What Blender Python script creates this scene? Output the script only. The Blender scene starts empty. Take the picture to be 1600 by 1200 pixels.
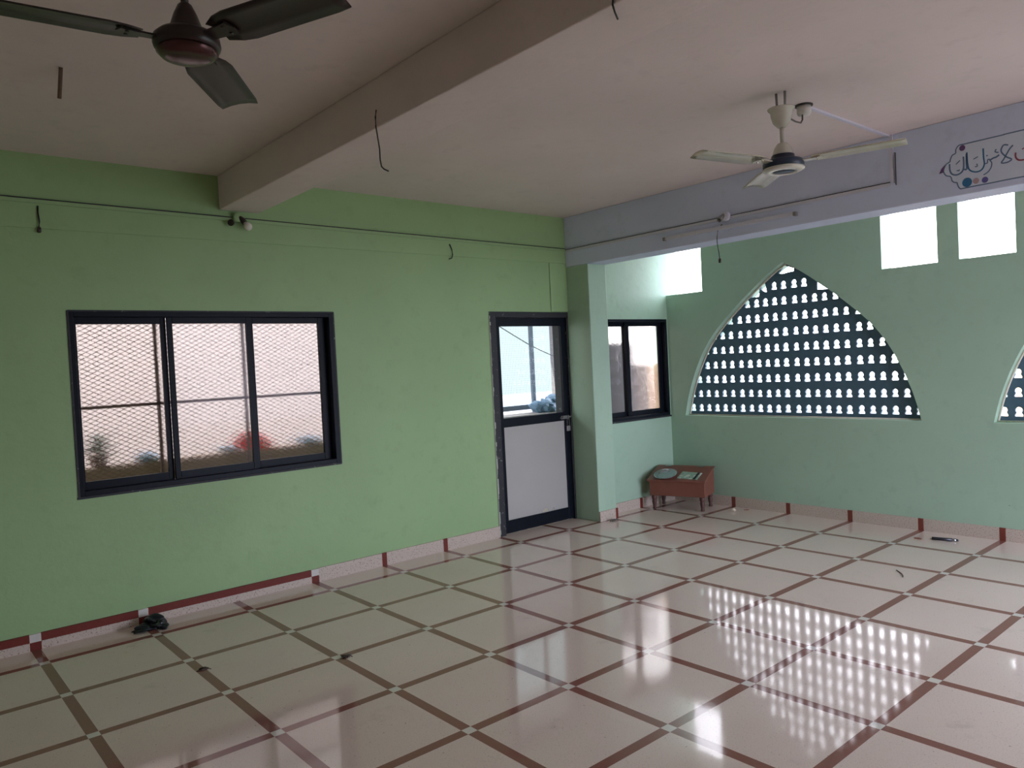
import bpy, bmesh, math, random
from mathutils import Vector, Matrix, geometry
random.seed(7)
scene = bpy.context.scene
COL = scene.collection
PI = math.pi

# ------------------------------------------------------------------ camera
def make_camera():
    yaw, pit, rol = 0.707364987, -0.0267875457, -0.0497611438
    f = Vector((math.cos(pit)*math.sin(yaw), math.cos(pit)*math.cos(yaw), math.sin(pit)))
    r = Vector((math.cos(yaw), -math.sin(yaw), 0)); u = r.cross(f)
    c, s = math.cos(rol), math.sin(rol)
    r2 = c*r + s*u; u2 = -s*r + c*u
    cam = bpy.data.cameras.new('camera')
    o = bpy.data.objects.new('camera', cam); COL.objects.link(o)
    m = Matrix((r2, u2, -f)).transposed().to_4x4()
    m.translation = Vector((-0.6989, -5.0168, 1.5665))
    o.matrix_world = m
    cam.sensor_width = 36; cam.lens = 1185.04/1600*36
    cam.clip_start = 0.05; cam.clip_end = 300
    scene.camera = o
make_camera()

# ------------------------------------------------------------------ world, sun, portals, exposure
SKY = 9.0
world = bpy.data.worlds.new('sky'); scene.world = world
world.use_nodes = True
wn = world.node_tree; wn.nodes.clear()
out = wn.nodes.new('ShaderNodeOutputWorld'); bg = wn.nodes.new('ShaderNodeBackground')
tc = wn.nodes.new('ShaderNodeTexCoord'); sep = wn.nodes.new('ShaderNodeSeparateXYZ')
rp = wn.nodes.new('ShaderNodeValToRGB')
wn.links.new(tc.outputs['Generated'], sep.inputs[0]); wn.links.new(sep.outputs['Z'], rp.inputs[0])
rp.color_ramp.elements[0].color = (1.0, 0.945, 0.97, 1); rp.color_ramp.elements[0].position = 0.0
rp.color_ramp.elements[1].color = (0.80, 0.86, 1.0, 1); rp.color_ramp.elements[1].position = 0.8
# bluer sky away from the sun (towards -y)
mb_ = wn.nodes.new('ShaderNodeMapRange'); mb_.clamp = True
wn.links.new(sep.outputs['Y'], mb_.inputs[0]); mb_.inputs[1].default_value = 0.2; mb_.inputs[2].default_value = -0.8
mxs = wn.nodes.new('ShaderNodeMix'); mxs.data_type = 'RGBA'
wn.links.new(mb_.outputs[0], mxs.inputs[0]); wn.links.new(rp.outputs[0], mxs.inputs[6]); mxs.inputs[7].default_value = (0.84, 0.88, 1.14, 1)
# dimmer, cooler sky on the far side of the house (+y)
md_ = wn.nodes.new('ShaderNodeMapRange'); md_.clamp = True
wn.links.new(sep.outputs['Y'], md_.inputs[0]); md_.inputs[1].default_value = 0.50; md_.inputs[2].default_value = 0.65
mxd = wn.nodes.new('ShaderNodeMix'); mxd.data_type = 'RGBA'
wn.links.new(md_.outputs[0], mxd.inputs[0]); wn.links.new(mxs.outputs[2], mxd.inputs[6]); mxd.inputs[7].default_value = (0.115, 0.135, 0.142, 1)
wn.links.new(mxd.outputs[2], bg.inputs[0]); bg.inputs[1].default_value = SKY
wn.links.new(bg.outputs[0], out.inputs[0])

sun = bpy.data.lights.new('sun', 'SUN'); sun.energy = 12.0; sun.angle = 0.01; sun.color = (1.0, 0.95, 0.86)
so = bpy.data.objects.new('sun', sun); COL.objects.link(so)
so.rotation_euler = Vector((0.62, -0.14, -0.77)).to_track_quat('-Z', 'Y').to_euler()

def portal(name, loc, direction, sx, sy):
    l = bpy.data.lights.new(name, 'AREA'); l.shape = 'RECTANGLE'; l.size = sx; l.size_y = sy
    l.cycles.is_portal = True
    o = bpy.data.objects.new(name, l); COL.objects.link(o)
    o.location = loc
    d = Vector(direction)
    z = -d; x = Vector((0, 0, 1)).cross(z).normalized(); y = z.cross(x)
    o.rotation_euler = Matrix((x, y, z)).transposed().to_euler()
portal('portal_jali', (6.2, -1.235, 1.65), (-1, 0, 0), 2.5, 1.6)
portal('portal_jali', (6.2, -4.155, 1.65), (-1, 0, 0), 2.5, 1.6)
portal('portal_clerestory', (6.2, -0.08, 2.52), (-1, 0, 0), 0.5, 0.7)
portal('portal_clerestory', (6.2, -2.65, 2.52), (-1, 0, 0), 1.05, 0.7)
portal('portal_window', (1.18, 0.53, 1.45), (0, -1, 0), 1.8, 1.2)
portal('portal_door', (4.12, 0.53, 1.5), (0, -1, 0), 0.9, 0.9)
portal('portal_window', (5.45, 0.48, 1.45), (0, -1, 0), 1.1, 1.1)
portal('portal_back_opening', (4.5, -6.9, 1.22), (0, 1, 0), 2.9, 2.45)  # samples sky through the added opening in the back wall

vs = scene.view_settings
vs.view_transform = 'Standard'; vs.look = 'None'; vs.gamma = 1.0; vs.use_curve_mapping = False
vs.exposure = 0.16
scene.cycles.use_denoising = True
scene.cycles.max_bounces = 12; scene.cycles.diffuse_bounces = 8; scene.cycles.transparent_max_bounces = 24
scene.cycles.sample_clamp_indirect = 8.0

# ------------------------------------------------------------------ materials
def nodes(name):
    m = bpy.data.materials.new(name); m.use_nodes = True
    nt = m.node_tree; b = nt.nodes['Principled BSDF']
    return m, nt, b
def N(nt, t, **kw):
    n = nt.nodes.new(t)
    for k, v in kw.items(): setattr(n, k, v)
    return n
def math_node(nt, op, a, b=None, clamp=False):
    n = N(nt, 'ShaderNodeMath', operation=op, use_clamp=clamp)
    for i, v in enumerate((a, b)):
        if v is None: continue
        if isinstance(v, (int, float)): n.inputs[i].default_value = v
        else: nt.links.new(v, n.inputs[i])
    return n.outputs[0]
def mixc(nt, fac, a, b, blend='MIX'):
    n = N(nt, 'ShaderNodeMix', data_type='RGBA', blend_type=blend)
    for sock, v in ((n.inputs[0], fac), (n.inputs[6], a), (n.inputs[7], b)):
        if isinstance(v, (int, float)): sock.default_value = v
        elif isinstance(v, (tuple, list)): sock.default_value = (*v[:3], 1)
        else: nt.links.new(v, sock)
    return n.outputs[2]
def noise(nt, scale, detail=3, rough=0.5, vec=None):
    n = N(nt, 'ShaderNodeTexNoise'); n.inputs['Scale'].default_value = scale
    n.inputs['Detail'].default_value = detail; n.inputs['Roughness'].default_value = rough
    if vec is None:
        g = N(nt, 'ShaderNodeNewGeometry'); vec = g.outputs['Position']
    nt.links.new(vec, n.inputs['Vector'])
    return n.outputs['Fac']
def ramp(nt, v, lo, hi):
    n = N(nt, 'ShaderNodeMapRange'); n.clamp = True
    nt.links.new(v, n.inputs[0]); n.inputs[1].default_value = lo; n.inputs[2].default_value = hi
    return n.outputs[0]
def bump(nt, b, h, strength=0.2, dist=0.01):
    n = N(nt, 'ShaderNodeBump'); n.inputs['Strength'].default_value = strength; n.inputs['Distance'].default_value = dist
    nt.links.new(h, n.inputs['Height']); nt.links.new(n.outputs[0], b.inputs['Normal'])
def simple(name, c, rough=0.5, metal=0.0, var=0.0, vscale=20, bmp=0.0, bscale=80, spec=0.5):
    m, nt, b = nodes(name)
    b.inputs['Roughness'].default_value = rough; b.inputs['Metallic'].default_value = metal
    b.inputs['Specular IOR Level'].default_value = spec
    n = noise(nt, vscale)
    d = tuple(x*(1-var) for x in c); l = tuple(min(1, x*(1+var)) for x in c)
    nt.links.new(mixc(nt, n, d, l), b.inputs['Base Color'])
    if bmp: bump(nt, b, noise(nt, bscale), bmp, 0.005)
    return m
def painted(name, c, specks=True, rough=0.5):
    m, nt, b = nodes(name)
    big = noise(nt, 1.3, 4); fine = noise(nt, 9, 5, 0.6)
    col = mixc(nt, ramp(nt, big, 0.3, 0.7), tuple(x*0.95 for x in c), tuple(x*1.04 for x in c))
    col = mixc(nt, ramp(nt, fine, 0.55, 0.8), col, tuple(x*0.9 for x in c))
    if specks:
        sp = noise(nt, 24, 2, 0.5)
        col = mixc(nt, math_node(nt, 'MULTIPLY', ramp(nt, sp, 0.80, 0.83), 0.6), col, (0.10, 0.12, 0.09))
    nt.links.new(col, b.inputs['Base Color'])
    b.inputs['Roughness'].default_value = rough
    b.inputs['Specular IOR Level'].default_value = 0.35
    bump(nt, b, noise(nt, 14, 6, 0.65), 0.18, 0.012)
    return m

GREEN = (0.325, 0.49, 0.235)
M = {}
M['green'] = painted('green_wall_paint', GREEN)
M['mint_lit'] = painted('mint_paint_with_veil', (0.41, 0.58, 0.43))  # wall green made lighter and bluer for lens veil and extra light
M['white'] = painted('ceiling_whitewash', (0.74, 0.65, 0.625), False, 0.7)
M['beam'] = painted('beam_whitewash_with_veil', (0.65, 0.71, 0.90), False, 0.6)  # bluish distemper, with lens veil mixed into the tint
M['outer'] = painted('outer_plaster', (0.62, 0.58, 0.52), False, 0.8)
M['black'] = simple('black_enamel_frame', (0.004, 0.0065, 0.012), 0.45, 0.0, 0.3, 30, spec=0.16)
M['worn'] = None
M['skirt'] = None
M['red'] = simple('red_oxide_terrazzo', (0.20, 0.045, 0.03), 0.35, 0, 0.15, 120)
M['redtop'] = simple('deep_red_skirting', (0.17, 0.03, 0.02), 0.5, 0, 0.15, 60, spec=0.25)
M['node'] = simple('white_terrazzo', (0.66, 0.63, 0.57), 0.35, 0, 0.08, 160)
M['brown_fan'] = simple('dark_brown_enamel', (0.024, 0.012, 0.010), 0.34, 0.0, 0.2, 12)
M['brown_ring'] = simple('maroon_chrome_trim', (0.08, 0.028, 0.026), 0.2, 0.5, 0.1, 12)
M['cream'] = simple('cream_enamel', (0.62, 0.60, 0.52), 0.25, 0.0, 0.06, 15)
M['cream_blade'] = simple('cream_lacquered_blade', (0.58, 0.55, 0.44), 0.18, 0.35, 0.08, 15)
M['navy'] = simple('navy_enamel', (0.018, 0.03, 0.06), 0.35, 0.0, 0.2, 15)
M['greymetal'] = simple('dull_grey_metal', (0.28, 0.27, 0.26), 0.45, 0.6, 0.2, 40)
M['rust'] = simple('rusty_iron', (0.16, 0.10, 0.075), 0.7, 0.2, 0.35, 60)
M['pvc'] = simple('off_white_pvc', (0.62, 0.60, 0.56), 0.4, 0, 0.05, 15)
M['pvcgreen'] = simple('green_painted_casing', tuple(x*0.93 for x in GREEN), 0.5, 0, 0.06, 15)
M['pvcblue'] = simple('whitewashed_casing', (0.64, 0.64, 0.74), 0.5, 0, 0.06, 15)
M['wire'] = simple('black_wire', (0.02, 0.02, 0.018), 0.5)
M['greywire'] = simple('grey_wire', (0.11, 0.10, 0.09), 0.5)
M['bakelite'] = simple('dark_bakelite', (0.03, 0.02, 0.014), 0.35)
M['bulb'] = simple('milky_bulb_glass', (0.75, 0.72, 0.64), 0.25)
M['steel'] = simple('polished_steel', (0.42, 0.44, 0.47), 0.22, 1.0, 0.05, 10)
M['desk'] = simple('red_brown_painted_wood', (0.22, 0.075, 0.05), 0.42, 0, 0.12, 10, 0.05, 40)
M['desk_dark'] = simple('dark_turned_wood', (0.10, 0.040, 0.032), 0.45, 0, 0.2, 20)
M['panel'] = simple('grey_beige_laminate', (0.46, 0.445, 0.41), 0.35, 0, 0.05, 4)
M['chip'] = simple('bare_plaster_chip', (0.40, 0.42, 0.35), 0.8, 0, 0.2, 60)
M['jali'] = simple('dark_cement_with_veil', (0.07, 0.135, 0.18), 0.7, 0, 0.18, 25, 0.1, 60)  # dark cement lifted towards blue, lens veil put into the colour
M['creamtrim'] = simple('cream_cement_edge', (0.66, 0.62, 0.50), 0.7, 0, 0.2, 30)
M['bag'] = simple('black_polythene', (0.008, 0.011, 0.014), 0.38, 0, 0.3, 40, 0.4, 60)
M['paper'] = simple('crumpled_paper', (0.62, 0.55, 0.42), 0.8, 0, 0.1, 60)
M['brick'] = simple('brick_chip', (0.33, 0.14, 0.09), 0.85, 0, 0.2, 80)
M['pen'] = simple('black_plastic', (0.02, 0.02, 0.028), 0.3)
M['hair'] = simple('dark_thread', (0.07, 0.05, 0.035), 0.7)
M['dustmark'] = simple('dark_debris', (0.09, 0.065, 0.05), 0.9)
M['booklet'] = None
M['bluepaint'] = simple('blue_grey_wall_paint', (0.11, 0.19, 0.33), 0.6)
M['tealpaint'] = simple('deep_blue_wall_paint', (0.03, 0.16, 0.33), 0.6)
M['purplepaint'] = simple('purple_wall_paint', (0.13, 0.06, 0.18), 0.6)
M['violetpaint'] = simple('violet_wall_paint', (0.12, 0.10, 0.34), 0.6)
M['pinkpaint'] = simple('pale_pink_wall_paint', (0.48, 0.33, 0.36), 0.6)
M['maroonpaint'] = simple('maroon_wall_paint', (0.28, 0.06, 0.10), 0.6)
M['panelpaint'] = simple('pale_grey_wall_paint', (0.66, 0.73, 0.86), 0.6, 0, 0.04, 8)
M['parapet'] = painted('parapet_plaster', (0.20, 0.135, 0.10), False, 0.8)
M['ledge'] = painted('beige_ledge_plaster', (0.36, 0.30, 0.27), False, 0.8)
M['facade'] = painted('pink_cream_facade', (0.29, 0.245, 0.20), False, 0.8)
M['facade2'] = painted('ochre_facade', (0.72, 0.46, 0.25), False, 0.8)
M['facade3'] = painted('pale_facade', (0.75, 0.76, 0.78), False, 0.8)
M['ground'] = simple('dusty_ground', (0.13, 0.12, 0.115), 0.9, 0, 0.2, 2)
M['terrace'] = simple('terrace_cement', (0.40, 0.36, 0.32), 0.85, 0, 0.15, 5)
M['leaf'] = simple('dark_leaf', (0.03, 0.06, 0.03), 0.5, 0, 0.4, 30)
M['clay'] = simple('dark_pot', (0.10, 0.06, 0.05), 0.7, 0, 0.2, 20)
M['redcloth'] = simple('bright_red_cloth', (0.75, 0.03, 0.03), 0.7, 0, 0.1, 20)
M['bluetarp'] = simple('blue_grey_tarpaulin', (0.14, 0.23, 0.33), 0.45, 0, 0.35, 25, 0.3, 40)
M['post'] = simple('weathered_blue_grey_post', (0.13, 0.16, 0.20), 0.7, 0, 0.25, 30)
M['timber'] = simple('weathered_timber', (0.17, 0.15, 0.15), 0.8, 0, 0.35, 30)
M['sheet'] = simple('grey_sheet', (0.05, 0.052, 0.055), 0.7, 0, 0.1, 5)
M['pier'] = simple('tan_brick_pier', (0.26, 0.16, 0.09), 0.85, 0, 0.15, 30)

def skirt_mat():
    m, nt, b = nodes('speckled_cream_skirting')
    s = noise(nt, 110, 2, 0.6)
    c = mixc(nt, ramp(nt, s, 0.56, 0.68), (0.58, 0.49, 0.41), (0.30, 0.20, 0.15))
    nt.links.new(c, b.inputs['Base Color']); b.inputs['Roughness'].default_value = 0.4
    return m
M['skirt'] = skirt_mat()
def worn_mat():
    m, nt, b = nodes('chipped_black_paint')
    s = noise(nt, 26, 5, 0.7)
    c = mixc(nt, ramp(nt, s, 0.62, 0.68), (0.02, 0.021, 0.025), (0.20, 0.22, 0.18))
    nt.links.new(c, b.inputs['Base Color']); b.inputs['Roughness'].default_value = 0.6
    bump(nt, b, s, 0.4, 0.01)
    return m
M['worn'] = worn_mat()
def booklet_mat():
    m, nt, b = nodes('printed_green_white_cover')
    s = noise(nt, 18, 2, 0.5)
    c = mixc(nt, ramp(nt, s, 0.5, 0.56), (0.30, 0.44, 0.33), (0.62, 0.66, 0.58))
    s2 = noise(nt, 26, 1, 0.5)
    c = mixc(nt, ramp(nt, s2, 0.62, 0.66), c, (0.06, 0.04, 0.05))
    nt.links.new(c, b.inputs['Base Color']); b.inputs['Roughness'].default_value = 0.35
    return m
M['booklet'] = booklet_mat()

def floor_mat():
    m, nt, b = nodes('polished_terrazzo_grid')
    g = N(nt, 'ShaderNodeNewGeometry'); s = N(nt, 'ShaderNodeSeparateXYZ'); nt.links.new(g.outputs['Position'], s.inputs[0])
    W = 0.0255
    def line(v):
        f = math_node(nt, 'FRACT', math_node(nt, 'ADD', math_node(nt, 'DIVIDE', v, 0.6), 100.5))
        d = math_node(nt, 'MULTIPLY', math_node(nt, 'ABSOLUTE', math_node(nt, 'SUBTRACT', f, 0.5)), 0.6)
        return math_node(nt, 'LESS_THAN', d, W)
    lx, ly = line(s.outputs['X']), line(s.outputs['Y'])
    either = math_node(nt, 'MAXIMUM', lx, ly); both = math_node(nt, 'MINIMUM', lx, ly)
    big = noise(nt, 0.9, 4); sp = noise(nt, 150, 2, 0.6); sp2 = noise(nt, 60, 2, 0.5)
    cream = mixc(nt, ramp(nt, big, 0.35, 0.65), (0.75, 0.615, 0.53), (0.79, 0.665, 0.58))
    cream = mixc(nt, math_node(nt, 'MULTIPLY', ramp(nt, sp, 0.58, 0.70), 0.45), cream, (0.34, 0.26, 0.20))
    cream = mixc(nt, math_node(nt, 'MULTIPLY', ramp(nt, sp2, 0.70, 0.74), 0.6), cream, (0.20, 0.13, 0.10))
    red = mixc(nt, noise(nt, 90, 2), (0.24, 0.10, 0.08), (0.30, 0.13, 0.10))
    c = mixc(nt, either, cream, red)
    c = mixc(nt, both, c, (0.74, 0.69, 0.62))
    smudge = noise(nt, 3.2, 6, 0.7)
    c = mixc(nt, math_node(nt, 'MULTIPLY', ramp(nt, smudge, 0.60, 0.85), 0.5), c, (0.22, 0.16, 0.12))
    nt.links.new(c, b.inputs['Base Color'])
    r = math_node(nt, 'ADD', math_node(nt, 'MULTIPLY', noise(nt, 5, 4, 0.6), 0.055), 0.042)
    nt.links.new(r, b.inputs['Roughness'])
    b.inputs['Specular IOR Level'].default_value = 0.4
    bump(nt, b, noise(nt, 7, 3), 0.035, 0.01)
    return m
M['floor'] = floor_mat()

def glass_mat(name, frosted):
    m = bpy.data.materials.new(name); m.use_nodes = True
    nt = m.node_tree; nt.nodes.clear()
    o = N(nt, 'ShaderNodeOutputMaterial')
    tr = N(nt, 'ShaderNodeBsdfTransparent'); gl = N(nt, 'ShaderNodeBsdfGlossy'); gl.inputs['Roughness'].default_value = 0.05
    mix2 = N(nt, 'ShaderNodeMixShader')
    if frosted:
        tr.inputs[0].default_value = (0.90, 0.88, 0.86, 1)
        rf = N(nt, 'ShaderNodeBsdfRefraction'); rf.inputs['Roughness'].default_value = 0.09; rf.inputs['IOR'].default_value = 1.12
        rf.inputs['Color'].default_value = (0.95, 0.93, 0.91, 1)
        bp = N(nt, 'ShaderNodeBump'); bp.inputs['Strength'].default_value = 0.5; bp.inputs['Distance'].default_value = 0.01
        g = N(nt, 'ShaderNodeNewGeometry')
        nt.links.new(noise(nt, 70, 2, 0.5, g.outputs['Position']), bp.inputs['Height']); nt.links.new(bp.outputs[0], rf.inputs['Normal'])
        tl = N(nt, 'ShaderNodeBsdfTranslucent'); tl.inputs[0].default_value = (0.85, 0.83, 0.80, 1)
        mt = N(nt, 'ShaderNodeMixShader'); mt.inputs[0].default_value = 0.008
        nt.links.new(rf.outputs[0], mt.inputs[1]); nt.links.new(tl.outputs[0], mt.inputs[2])
        mx = N(nt, 'ShaderNodeMixShader'); mx.inputs[0].default_value = 0.42
        nt.links.new(tr.outputs[0], mx.inputs[1]); nt.links.new(mt.outputs[0], mx.inputs[2])
        nt.links.new(mx.outputs[0], mix2.inputs[1]); mix2.inputs[0].default_value = 0.006
    else:
        tr.inputs[0].default_value = (0.90, 0.95, 0.96, 1)
        nt.links.new(tr.outputs[0], mix2.inputs[1]); mix2.inputs[0].default_value = 0.02
    nt.links.new(gl.outputs[0], mix2.inputs[2]); nt.links.new(mix2.outputs[0], o.inputs[0])
    return m
M['frost'] = glass_mat('pebbled_frosted_glass', True)
M['glass'] = glass_mat('clear_glass', False)

# ------------------------------------------------------------------ mesh helpers
class MB:
    """collects shapes, then links them as ONE mesh object"""
    def __init__(self, mx=None): self.bm = bmesh.new(); self.mi = 0; self.mx = mx or Matrix()
    def v(self, p): return self.bm.verts.new(self.mx @ Vector(p))
    def face(self, vs, smooth=False):
        try: f = self.bm.faces.new(vs)
        except ValueError: return
        f.material_index = self.mi; f.smooth = smooth
        return f
    def box(self, x0, x1, y0, y1, z0, z1):
        p = [self.v((x, y, z)) for z in (z0, z1) for y in (y0, y1) for x in (x0, x1)]
        for q in ((0,2,3,1), (4,5,7,6), (0,1,5,4), (2,6,7,3), (0,4,6,2), (1,3,7,5)): self.face([p[i] for i in q])
        return self
    def hexa(self, lo, hi):   # two quads of 4 points
        a = [self.v(p) for p in lo]; b = [self.v(p) for p in hi]
        self.face(a[::-1]); self.face(b)
        for i in range(4): self.face([a[i], a[(i+1) % 4], b[(i+1) % 4], b[i]])
        return self
    def lathe(self, prof, n=24, c=(0, 0, 0), smooth=True, axis='z'):
        rings = []
        for r, z in prof:
            ring = []
            for i in range(n):
                a = 2*PI*i/n
                if axis == 'z': p = (c[0]+r*math.cos(a), c[1]+r*math.sin(a), c[2]+z)
                elif axis == 'x': p = (c[0]+z, c[1]+r*math.cos(a), c[2]+r*math.sin(a))
                else: p = (c[0]+r*math.sin(a), c[1]+z, c[2]+r*math.cos(a))
                ring.append(self.v(p))
            rings.append(ring)
        for a, b in zip(rings, rings[1:]):
            for i in range(n): self.face([a[i], a[(i+1) % n], b[(i+1) % n], b[i]], smooth)
        self.face(rings[0][::-1]); self.face(rings[-1])
        return self
    def tube(self, pts, r, n=8, smooth=True):
        pts = [Vector(p) for p in pts]
        up = Vector((0, 0, 1)); rings = []
        for i, p in enumerate(pts):
            t = (pts[min(i+1, len(pts)-1)] - pts[max(i-1, 0)]).normalized()
            a = t.cross(up)
            if a.length < 0.1: a = t.cross(Vector((1, 0, 0)))
            a.normalize(); b = a.cross(t)
            rr = r[i] if isinstance(r, (list, tuple)) else r
            rings.append([self.v(p + a*rr*math.cos(2*PI*k/n) + b*rr*math.sin(2*PI*k/n)) for k in range(n)])
        for a, b in zip(rings, rings[1:]):
            for i in range(n): self.face([a[i], a[(i+1) % n], b[(i+1) % n], b[i]], smooth)
        self.face(rings[0][::-1]); self.face(rings[-1])
        return self
    def prism(self, poly, to3, d):
        d = Vector(d)
        a = [self.v(Vector(to3(*p))) for p in poly]; b = [self.v(Vector(to3(*p)) + d) for p in poly]
        self.face(a); self.face(b[::-1])
        n = len(a)
        for i in range(n): self.face([a[i], b[i], b[(i+1) % n], a[(i+1) % n]])
        return self
    def blob(self, c, r, seed=0, amp=0.25, squash=(1, 1, 1), sub=3):
        rnd = random.Random(seed)
        ph = [(rnd.uniform(-3, 3), rnd.uniform(-3, 3), rnd.uniform(-3, 3), rnd.uniform(0, 6)) for _ in range(6)]
        t = bmesh.ops.create_icosphere(self.bm, subdivisions=sub, radius=1)
        for v in t['verts']:
            q = v.co.copy()
            k = 1 + amp*sum(math.sin(q.x*a*1.6 + q.y*b*1.6 + q.z*cc*1.6 + d) for a, b, cc, d in ph)/3
            v.co = self.mx @ Vector((c[0]+q.x*r*k*squash[0], c[1]+q.y*r*k*squash[1], c[2]+q.z*r*k*squash[2]))
        for f in self.bm.faces:
            if f.material_index == 0 and all(v in t['verts'] for v in f.verts[:1]): pass
        return self
    def build(self, name, mats, parent=None, smooth=False, bevel=0.0, origin=None):
        bmesh.ops.recalc_face_normals(self.bm, faces=self.bm.faces)
        me = bpy.data.meshes.new(name); self.bm.to_mesh(me); self.bm.free()
        if not isinstance(mats, (list, tuple)): mats = [mats]
        for m in mats: me.materials.append(m)
        if smooth:
            for p in me.polygons: p.use_smooth = True
        o = bpy.data.objects.new(name, me); COL.objects.link(o)
        if parent is not None:
            o.parent = parent; o.matrix_parent_inverse = parent.matrix_world.inverted()
        if bevel:
            b = o.modifiers.new('bevel', 'BEVEL'); b.width = bevel; b.segments = 2; b.limit_method = 'ANGLE'
        return o

def slab(name, outer, holes, to3, d, mats, parent=None):
    """flat wall with holes cut through it: outer and holes are 2D outlines, d the thickness vector"""
    def inside(p, poly):
        x, y = p; c = False; j = len(poly)-1
        for i in range(len(poly)):
            xi, yi = poly[i]; xj, yj = poly[j]
            if (yi > y) != (yj > y) and x < (xj-xi)*(y-yi)/(yj-yi)+xi: c = not c
            j = i
        return c
    pts, edges = [], []
    for poly in [outer]+holes:
        b = len(pts); pts += [Vector(p) for p in poly]; n = len(poly)
        edges += [(b+i, b+(i+1) % n) for i in range(n)]
    vs_, es_, fs_, *_r = geometry.delaunay_2d_cdt(pts, edges, [], 0, 1e-6)
    boxes = [(min(p[0] for p in h), max(p[0] for p in h), min(p[1] for p in h), max(p[1] for p in h), h) for h in holes]
    keep = []
    for f in fs_:
        c = sum((vs_[i] for i in f), Vector((0, 0)))/len(f)
        if not inside((c.x, c.y), outer): continue
        if any(x0 <= c.x <= x1 and y0 <= c.y <= y1 and inside((c.x, c.y), h) for x0, x1, y0, y1, h in boxes): continue
        keep.append(tuple(f))
    mb = MB(); d = Vector(d); used = sorted({i for f in keep for i in f})
    A = {i: mb.v(Vector(to3(*vs_[i]))) for i in used}; B = {i: mb.v(Vector(to3(*vs_[i]))+d) for i in used}
    cnt = {}
    for f in keep:
        mb.face([A[i] for i in f]); mb.face([B[i] for i in f][::-1])
        for k in range(len(f)):
            a, b = f[k], f[(k+1) % len(f)]; key = (min(a, b), max(a, b)); cnt[key] = cnt.get(key, 0)+1
    for (a, b), n in cnt.items():
        if n == 1: mb.face([A[a], B[a], B[b], A[b]])
    return mb.build(name, mats, parent)

def tag(o, label=None, cat=None, group=None, kind=None):
    for k, v in (('label', label), ('category', cat), ('group', group), ('kind', kind)):
        if v: o[k] = v
    return o
def struct(o): o['kind'] = 'structure'; return o
def empty(name, loc=(0, 0, 0), rz=0.0):
    o = bpy.data.objects.new(name, None); COL.objects.link(o); o.location = loc; o.rotation_euler = (0, 0, rz)
    o.empty_display_size = 0.1
    bpy.context.view_layer.update()
    return o
def copy_tree(o, parent=None):
    c = o.copy(); COL.objects.link(c)
    if parent: c.parent = parent
    for ch in list(o.children): copy_tree(ch, c)
    return c
def rect(x0, x1, y0, y1): return [(x0, y0), (x1, y0), (x1, y1), (x0, y1)]

# ================================================================== SHELL
YW, XR, ZC = 0.30, 5.98, 2.97
XB0, XB1, ZB = 4.613, 4.865, 2.485
YA = 0.15
struct(MB().box(-4.2, 6.17, -6.8, 0.5, -0.15, 0.0).build('floor', M['floor']))
struct(MB().box(-4.2, 6.17, -6.8, 0.5, ZC, 3.15).build('ceiling', M['white']))
XZ_left = lambda x, z: (x, YW, z)
struct(slab('wall_left', rect(-4.2, 4.75, 0, ZC), [rect(0.288, 2.070, 0.872, 2.023), rect(3.612, 4.612, -0.01, 2.046)],
            XZ_left, (0, 0.2, 0), M['green']))
struct(slab('wall_alcove', rect(4.75, 6.17, 0, ZC), [rect(4.97, 5.965, 0.925, 1.965)],
            lambda x, z: (x, YA, z), (0, 0.15, 0), M['mint_lit']))
# arched right wall
ARCH = [(1.194, 0.92), (1.15, 1.10), (1.09, 1.275), (1.015, 1.445), (0.92, 1.615), (0.80, 1.77), (0.645, 1.92), (0.465, 2.075), (0.285, 2.215), (0.13, 2.325), (0.0, 2.40)]
def smooth_arch(sub=4):
    p = ARCH; o = []
    for i in range(len(p)-1):
        p0, p1, p2, p3 = p[max(i-1, 0)], p[i], p[i+1], p[min(i+2, len(p)-1)]
        for k in range(sub):
            t = k/sub
            o.append(tuple(0.5*(2*p1[j]+(p2[j]-p0[j])*t+(2*p0[j]-5*p1[j]+4*p2[j]-p3[j])*t*t+(3*p1[j]-p0[j]-3*p2[j]+p3[j])*t**3) for j in (0, 1)))
    o.append(p[-1]); return o
def arch_poly(yc, shrink=0.0):
    h = smooth_arch()
    k = 1 - shrink
    right = [(yc - w*k, 0.92+(z-0.92)*k) for w, z in h]
    left = [(yc + w*k, 0.92+(z-0.92)*k) for w, z in h[:-1]][::-1]
    return right+left
JY = (-1.2345, -4.155)
YZ = lambda y, z: (XR, y, z)
struct(slab('wall_right', rect(-6.8, YA, 0, ZC),
            [arch_poly(JY[0]), arch_poly(JY[1]), rect(-0.318, YA-0.0005, 2.22, 2.86), rect(-2.595, -2.150, 2.217, 2.86), rect(-3.148, -2.754, 2.22, 2.86)],
            YZ, (0.19, 0, 0), M['mint_lit']))
struct(MB().box(-4.2, -4.0, -6.8, 0.5, 0, ZC).build('wall_far', M['white']))  # unseen end wall, whitened to bounce light onto the beam face
struct(slab('wall_back', rect(-4.2, 6.17, 0, ZC), [rect(3.05, 5.95, -0.01, 2.45)], lambda x, z: (x, -6.8, z), (0, -0.2, 0), M['green']))  # unseen opening added behind the camera, placed and sized for fill light
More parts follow.
